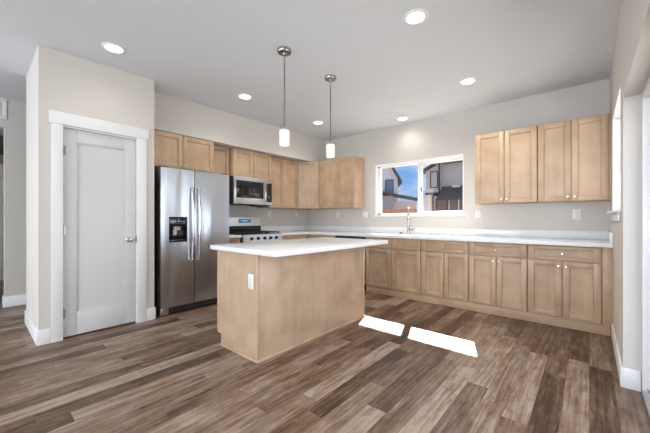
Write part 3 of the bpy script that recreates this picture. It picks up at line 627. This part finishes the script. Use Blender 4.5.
plate('white outlet on the range wall nearer the microwave', (XL, 3.69, 1.245), R(90))
plate('white outlet on the range wall nearer the kitchen corner', (XL, 4.39, 1.245), R(90))
plate('white outlet under the wall cabinet left of the window', (-3.750, YB, 1.240), 0)
plate('wide white switch plate left of the window beside the cabinet end', (-3.110, YB, 1.232), 0, 2, 'switch')
plate('white outlet between the window and the right wall cabinets', (-1.200, YB, 1.225), 0)
plate('white outlet under the right wall cabinets near the side wall', (-0.115, YB, 1.210), 0, 1, 'outlet', OG, 1.1)
plate('white outlet on the end panel of the island', (-2.086, IY0 - 0.0005, 0.642), 0, 1, 'outlet', None, 1.05)

# ------------------------------------------------------------------ ceiling lights
LG = 'recessed ceiling lights'
def downlight(label, x, y, power=36):
    t = thing('recessed_light', label, 'ceiling light', (x, y, H), 0, LG)
    b = MB(); b.lathe([(0.066, -0.0005), (0.098, -0.0005), (0.098, -0.004), (0.090, -0.009), (0.070, -0.010), (0.066, -0.004), (0.066, -0.0005)], seg=40); obj('trim_ring', b, VINYL, t)
    b = MB(); b.lathe([(0, -0.0045), (0.0655, -0.0045), (0.0655, -0.0008)], seg=40); obj('lens', b, LENS, t)
    ld = bpy.data.lights.new('downlight_lamp', 'SPOT'); ld.energy = power; ld.spot_size = R(150); ld.spot_blend = 0.9; ld.shadow_soft_size = 0.06; ld.color = (1, 0.93, 0.83)
    lo = bpy.data.objects.new('downlight_lamp', ld); C.objects.link(lo); lo.location = (0, 0, -0.02); lo.parent = t
downlight('lit recessed light in the ceiling nearest the pantry door', -3.342, 0.861, 9)
downlight('lit recessed light in the ceiling in front of the refrigerator', -3.377, 2.314)
downlight('lit recessed light in the ceiling by the kitchen corner, behind the pendants', -3.376, 3.722)
downlight('lit recessed light in the ceiling directly above the sink window', -2.233, 4.448, 12)
downlight('lit recessed light in the ceiling before the right wall cabinets', -1.057, 3.736, 62)
downlight('largest-looking lit recessed light in the ceiling, top middle right', -1.035, 2.283)

def pendant(label, x, y):
    t = thing('pendant_light', label, 'pendant light', (x, y, H), 0, 'pendant lights over the island')
    b = MB(); b.lathe([(0, -0.0005), (0.066, -0.0005), (0.066, -0.022), (0.060, -0.030), (0.014, -0.034), (0.010, -0.045), (0, -0.046)], seg=36); obj('canopy', b, steel('canopy_nickel', (0.42, 0.41, 0.40), 0.25), t)
    b = MB()
    for k in range(3):   # short chain of links
        z = -0.052 - k * 0.030; a = k % 2
        ring = [((0.007 * math.cos(u) if a else 0), (0 if a else 0.007 * math.cos(u)), z - 0.010 + 0.017 * math.sin(u)) for u in [2 * math.pi * i / 16 for i in range(17)]]
        b.tube(ring, 0.0028, 8)
    obj('chain', b, DNICK, t)
    b = MB(); b.cyl((0, 0, -0.135), (0, 0, -0.735), 0.0068, 14); obj('rod', b, DNICK, t)
    b = MB(); b.lathe([(0, -0.728), (0.012, -0.728), (0.018, -0.742), (0.030, -0.752), (0.030, -0.765), (0, -0.765)], seg=24); obj('socket_cap', b, NICKEL, t)
    b = MB(); b.lathe([(0.012, -0.758), (0.044, -0.758), (0.047, -0.762), (0.047, -0.896), (0.044, -0.898), (0.043, -0.896), (0.043, -0.766), (0.012, -0.764)], seg=36); obj('lamp_shade', b, SHADE, t)
    b = MB(); b.lathe([(0, -0.766), (0.012, -0.766), (0.014, -0.80), (0.026, -0.835), (0.024, -0.862), (0, -0.872)], seg=20); obj('bulb', b, flat('bulb_glow', (1, 0.9, 0.75), 0.4, emit=(1, 0.82, 0.58), estr=2), t)
pendant('pendant with white glass cylinder shade over the near end of the island', -2.169, 1.921)
pendant('pendant with white glass cylinder shade over the far end of the island', -2.191, 2.623)

# unseen recessed lights added above and behind the camera to even out the light
downlight('added recessed light in the unseen ceiling by the patio door', -1.035, 0.80)
downlight('added recessed light in the unseen ceiling over the living area, hall side', -3.34, -0.75)
downlight('added recessed light in the unseen ceiling over the living area, patio side', -1.035, -0.75)
# ceiling register and hall return grille
t = thing('ceiling_vent', 'white ceiling register near the light above the window', 'vent', (-2.165, 4.10, H))
b = MB(); b.box(-0.17, 0.17, -0.075, -0.055, -0.008, -0.0008, 0.002); b.box(-0.17, 0.17, 0.055, 0.075, -0.008, -0.0008, 0.002); b.box(-0.17, -0.15, -0.055, 0.055, -0.008, -0.0008, 0.002); b.box(0.15, 0.17, -0.055, 0.055, -0.008, -0.0008, 0.002)
obj('frame', b, VINYL, t)
obj('slot_shade', MB().box(-0.15, 0.15, -0.055, 0.055, -0.002, -0.0008), flat('slot_shade_grey', (0.22, 0.22, 0.22), 0.7), t)  # grey sheet behind the slats, its tone standing in for duct shade
b = MB()
for k in range(7): b.box(-0.15, 0.15, -0.050 + k * 0.0155, -0.042 + k * 0.0155, -0.007, -0.0015)
obj('slats', b, VINYL, t)
t = thing('return_grille', 'white return air grille high on the hall wall', 'vent', (XH, 0.02, 2.60))
b = MB(); b.box(0.0008, 0.010, -0.28, 0.275, -0.15, -0.11, 0.002); b.box(0.0008, 0.010, -0.28, 0.275, 0.08, 0.12, 0.002); b.box(0.0008, 0.010, 0.235, 0.275, -0.11, 0.08, 0.002); b.box(0.0008, 0.010, -0.28, -0.24, -0.11, 0.08, 0.002); b.box(0.0008, 0.002, -0.24, 0.235, -0.11, 0.08)
obj('frame', b, VINYL, t)
b = MB()
for k in range(12): b.box(0.002, 0.008, -0.24, 0.235, -0.106 + k * 0.0155, -0.099 + k * 0.0155)
obj('slats', b, flat('grille_grey', (0.45, 0.45, 0.46), 0.5), t)

# ------------------------------------------------------------------ outside
struct('ground', MB().box(-60, 40, 5.06, 70, -0.5, -0.35), GROUND)
struct('ground_patio', MB().box(0.43, 12, -8, 5.06, -0.5, -0.06), flat('patio_concrete', (0.42, 0.41, 0.39), 0.9))
struct('roof', MB().box(-9.6, 0.75, -5.3, 5.87, H + 0.151, H + 0.33), shingle('own_roof', (0.12, 0.11, 0.11)))  # unseen eave drawn out so its shade shortens the sun patch
# cedar fence
t = thing('fence', 'orange brown cedar board fence beyond the window', 'fence', (0, 11, -0.35))
for k in range(32):
    x = -9.6 + k * 0.146
    o = obj('board', MB().box(x, x + 0.14, 0, 0.02, 0.02, 1.90 + 0.006 * math.sin(k * 2.1), 0.003), CEDAR, t)
for k in range(3): x = -9.5 + k * 2.2; obj('post', MB().box(x, x + 0.09, 0.06, 0.15, 0, 1.86), CEDAR, t)
for z in (0.4, 1.6): obj('rail', MB().box(-9.6, -4.93, 0.021, 0.059, z, z + 0.09), CEDAR, t)

GS = siding('grey_siding', (0.53, 0.50, 0.48)); WSD = siding('pale_siding', (0.72, 0.71, 0.71)); TAN = siding('tan_siding', (0.72, 0.58, 0.50)); DTRIM = flat('dark_fascia', (0.055, 0.052, 0.052), 0.7)
SH = shingle('brown_shingle', (0.15, 0.12, 0.105)); STONE = shingle('stone_veneer', (0.52, 0.43, 0.39)); HGL = flat('house_window_glass', (0.16, 0.22, 0.30), 0.08)
def hwin(parent, x0, x1, y, z0, z1, fr, gl, mull=0, sl=0.06):
    b = MB(); b.box(x0 - sl, x0, y - 0.05, y, z0 - sl, z1 + sl); b.box(x1, x1 + sl, y - 0.05, y, z0 - sl, z1 + sl); b.box(x0, x1, y - 0.05, y, z1, z1 + sl); b.box(x0, x1, y - 0.05, y, z0 - sl, z0)
    for k in range(mull): xm = x0 + (x1 - x0) * (k + 1) / (mull + 1); b.box(xm - 0.04, xm + 0.04, y - 0.045, y, z0, z1)
    o = obj('window', b, fr, parent); obj('pane', MB().box(x0, x1, y - 0.02, y - 0.005, z0, z1), gl, o); return o
# left neighbour, turned a little: steep gable and lower wing
t = thing('house', 'pale gabled neighbouring house at the left of the window view', 'house', (-11.45, 22, -0.35), R(33))
b = MB(); b.prism([(-8.7, 0), (0, 0), (0, 4.75), (-4.35, 12.0), (-8.7, 4.75)], 1, 0, 5); obj('wall', b, WSD, t)
b = MB()
b.prism([(0.30, 4.30), (0.30, 4.55), (-4.35, 12.30), (-4.35, 12.02)], 1, -0.30, 5.2); b.prism([(-9.0, 4.30), (-9.0, 4.55), (-4.35, 12.30), (-4.35, 12.02)], 1, -0.30, 5.2); obj('roof', b, SH, t)
hwin(t, -0.92, -0.38, 0.0, 3.50, 4.60, DTRIM, HGL, 0, 0.05)
obj('garage_wall', MB().box(-6, 1.25, -1.0, -0.01, 0, 2.85), TAN, t)
b = MB(); b.prism([(-6.2, 4.2), (-1.2, 3.42), (1.40, 2.92), (1.40, 3.08), (-1.2, 3.60), (-6.2, 4.4)], 1, -1.3, -0.011); obj('garage_roof', b, SH, t)
obj('dark_bay', MB().box(-3.0, -0.45, -1.1, -1.0, 0, 3.3), flat('bay_grey', (0.40, 0.39, 0.40), 0.8), t)
# right neighbour: two storeys, dark trim, low porch roof
t = thing('house', 'grey two-storey neighbouring house at the right of the window view', 'house', (0, 24, -0.35)); Z = 0.35
b = MB(); b.box(-9.3, -1.0, 0.3, 9, 0, 5.50 + Z); obj('wall', b, GS, t)
b = MB(); b.prism([(-9.90, 3.26 + Z), (-8.78, 3.26 + Z), (-8.78, 5.52 + Z), (-9.90, 4.96 + Z)], 1, -0.25, 5); obj('bay', b, GS, t)
b = MB(); b.prism([(-10.22, 4.86 + Z), (-8.70, 5.60 + Z), (-8.70, 5.75 + Z), (-10.22, 5.01 + Z)], 1, -0.6, 5.2); obj('bay_roof', b, DTRIM, t)
b = MB(); b.box(-9.55, -0.7, -0.25, 0.3, 5.50 + Z, 5.68 + Z); b.prism([(-0.25, 5.68 + Z), (9.4, 5.68 + Z), (4.6, 7.6 + Z)], 0, -9.55, -0.7); obj('roof', b, SH, t)
obj('bay_skirt', MB().box(-9.95, -8.74, -0.28, 0.1, 3.10 + Z, 3.26 + Z), DTRIM, t)
obj('downspout', MB().box(-8.86, -8.76, -0.32, -0.25, 2.9 + Z, 5.50 + Z), DTRIM, t)
hwin(t, -9.47, -8.98, -0.25, 3.66 + Z, 4.86 + Z, DTRIM, flat('curtained_pane', (0.42, 0.43, 0.45), 0.2), 0, 0.07)
b = MB(); b.prism([(-0.7, 2.78 + Z), (0.3, 3.72 + Z), (0.3, 3.55 + Z), (-0.7, 2.60 + Z)], 0, -8.85, -0.8); obj('porch_roof', b, SH, t)
b = MB(); b.box(-10.1, -9.3, 0.0, 5, 0, 3.10 + Z); obj('lower_wall', b, GS, t)
b = MB(); b.box(-9.05, -8.92, -1.2, -1.05, 0, 3.10 + Z); b.box(-9.05, -8.92, -1.2, -0.2, 2.98 + Z, 3.10 + Z); obj('porch_post', b, DTRIM, t)
obj('stone_wall', MB().box(-9.3, -1.0, -0.2, 0.29, 0, 2.95 + Z), STONE, t)
BRN = flat('brown_glass', (0.26, 0.18, 0.15), 0.3)
hwin(t, -9.05, -8.25, -0.2, 1.5 + Z, 2.70 + Z, DTRIM, BRN); hwin(t, -8.05, -6.7, -0.2, 1.5 + Z, 2.70 + Z, VINYL, BRN, 1)
b = MB(); b.lathe([(0, -0.08), (0.25, -0.06), (0.32, 0), (0.25, 0.1), (0, 0.14)], (-7.55, -0.32, 3.60 + Z)); obj('porch_lamp', b, PLATE, t)
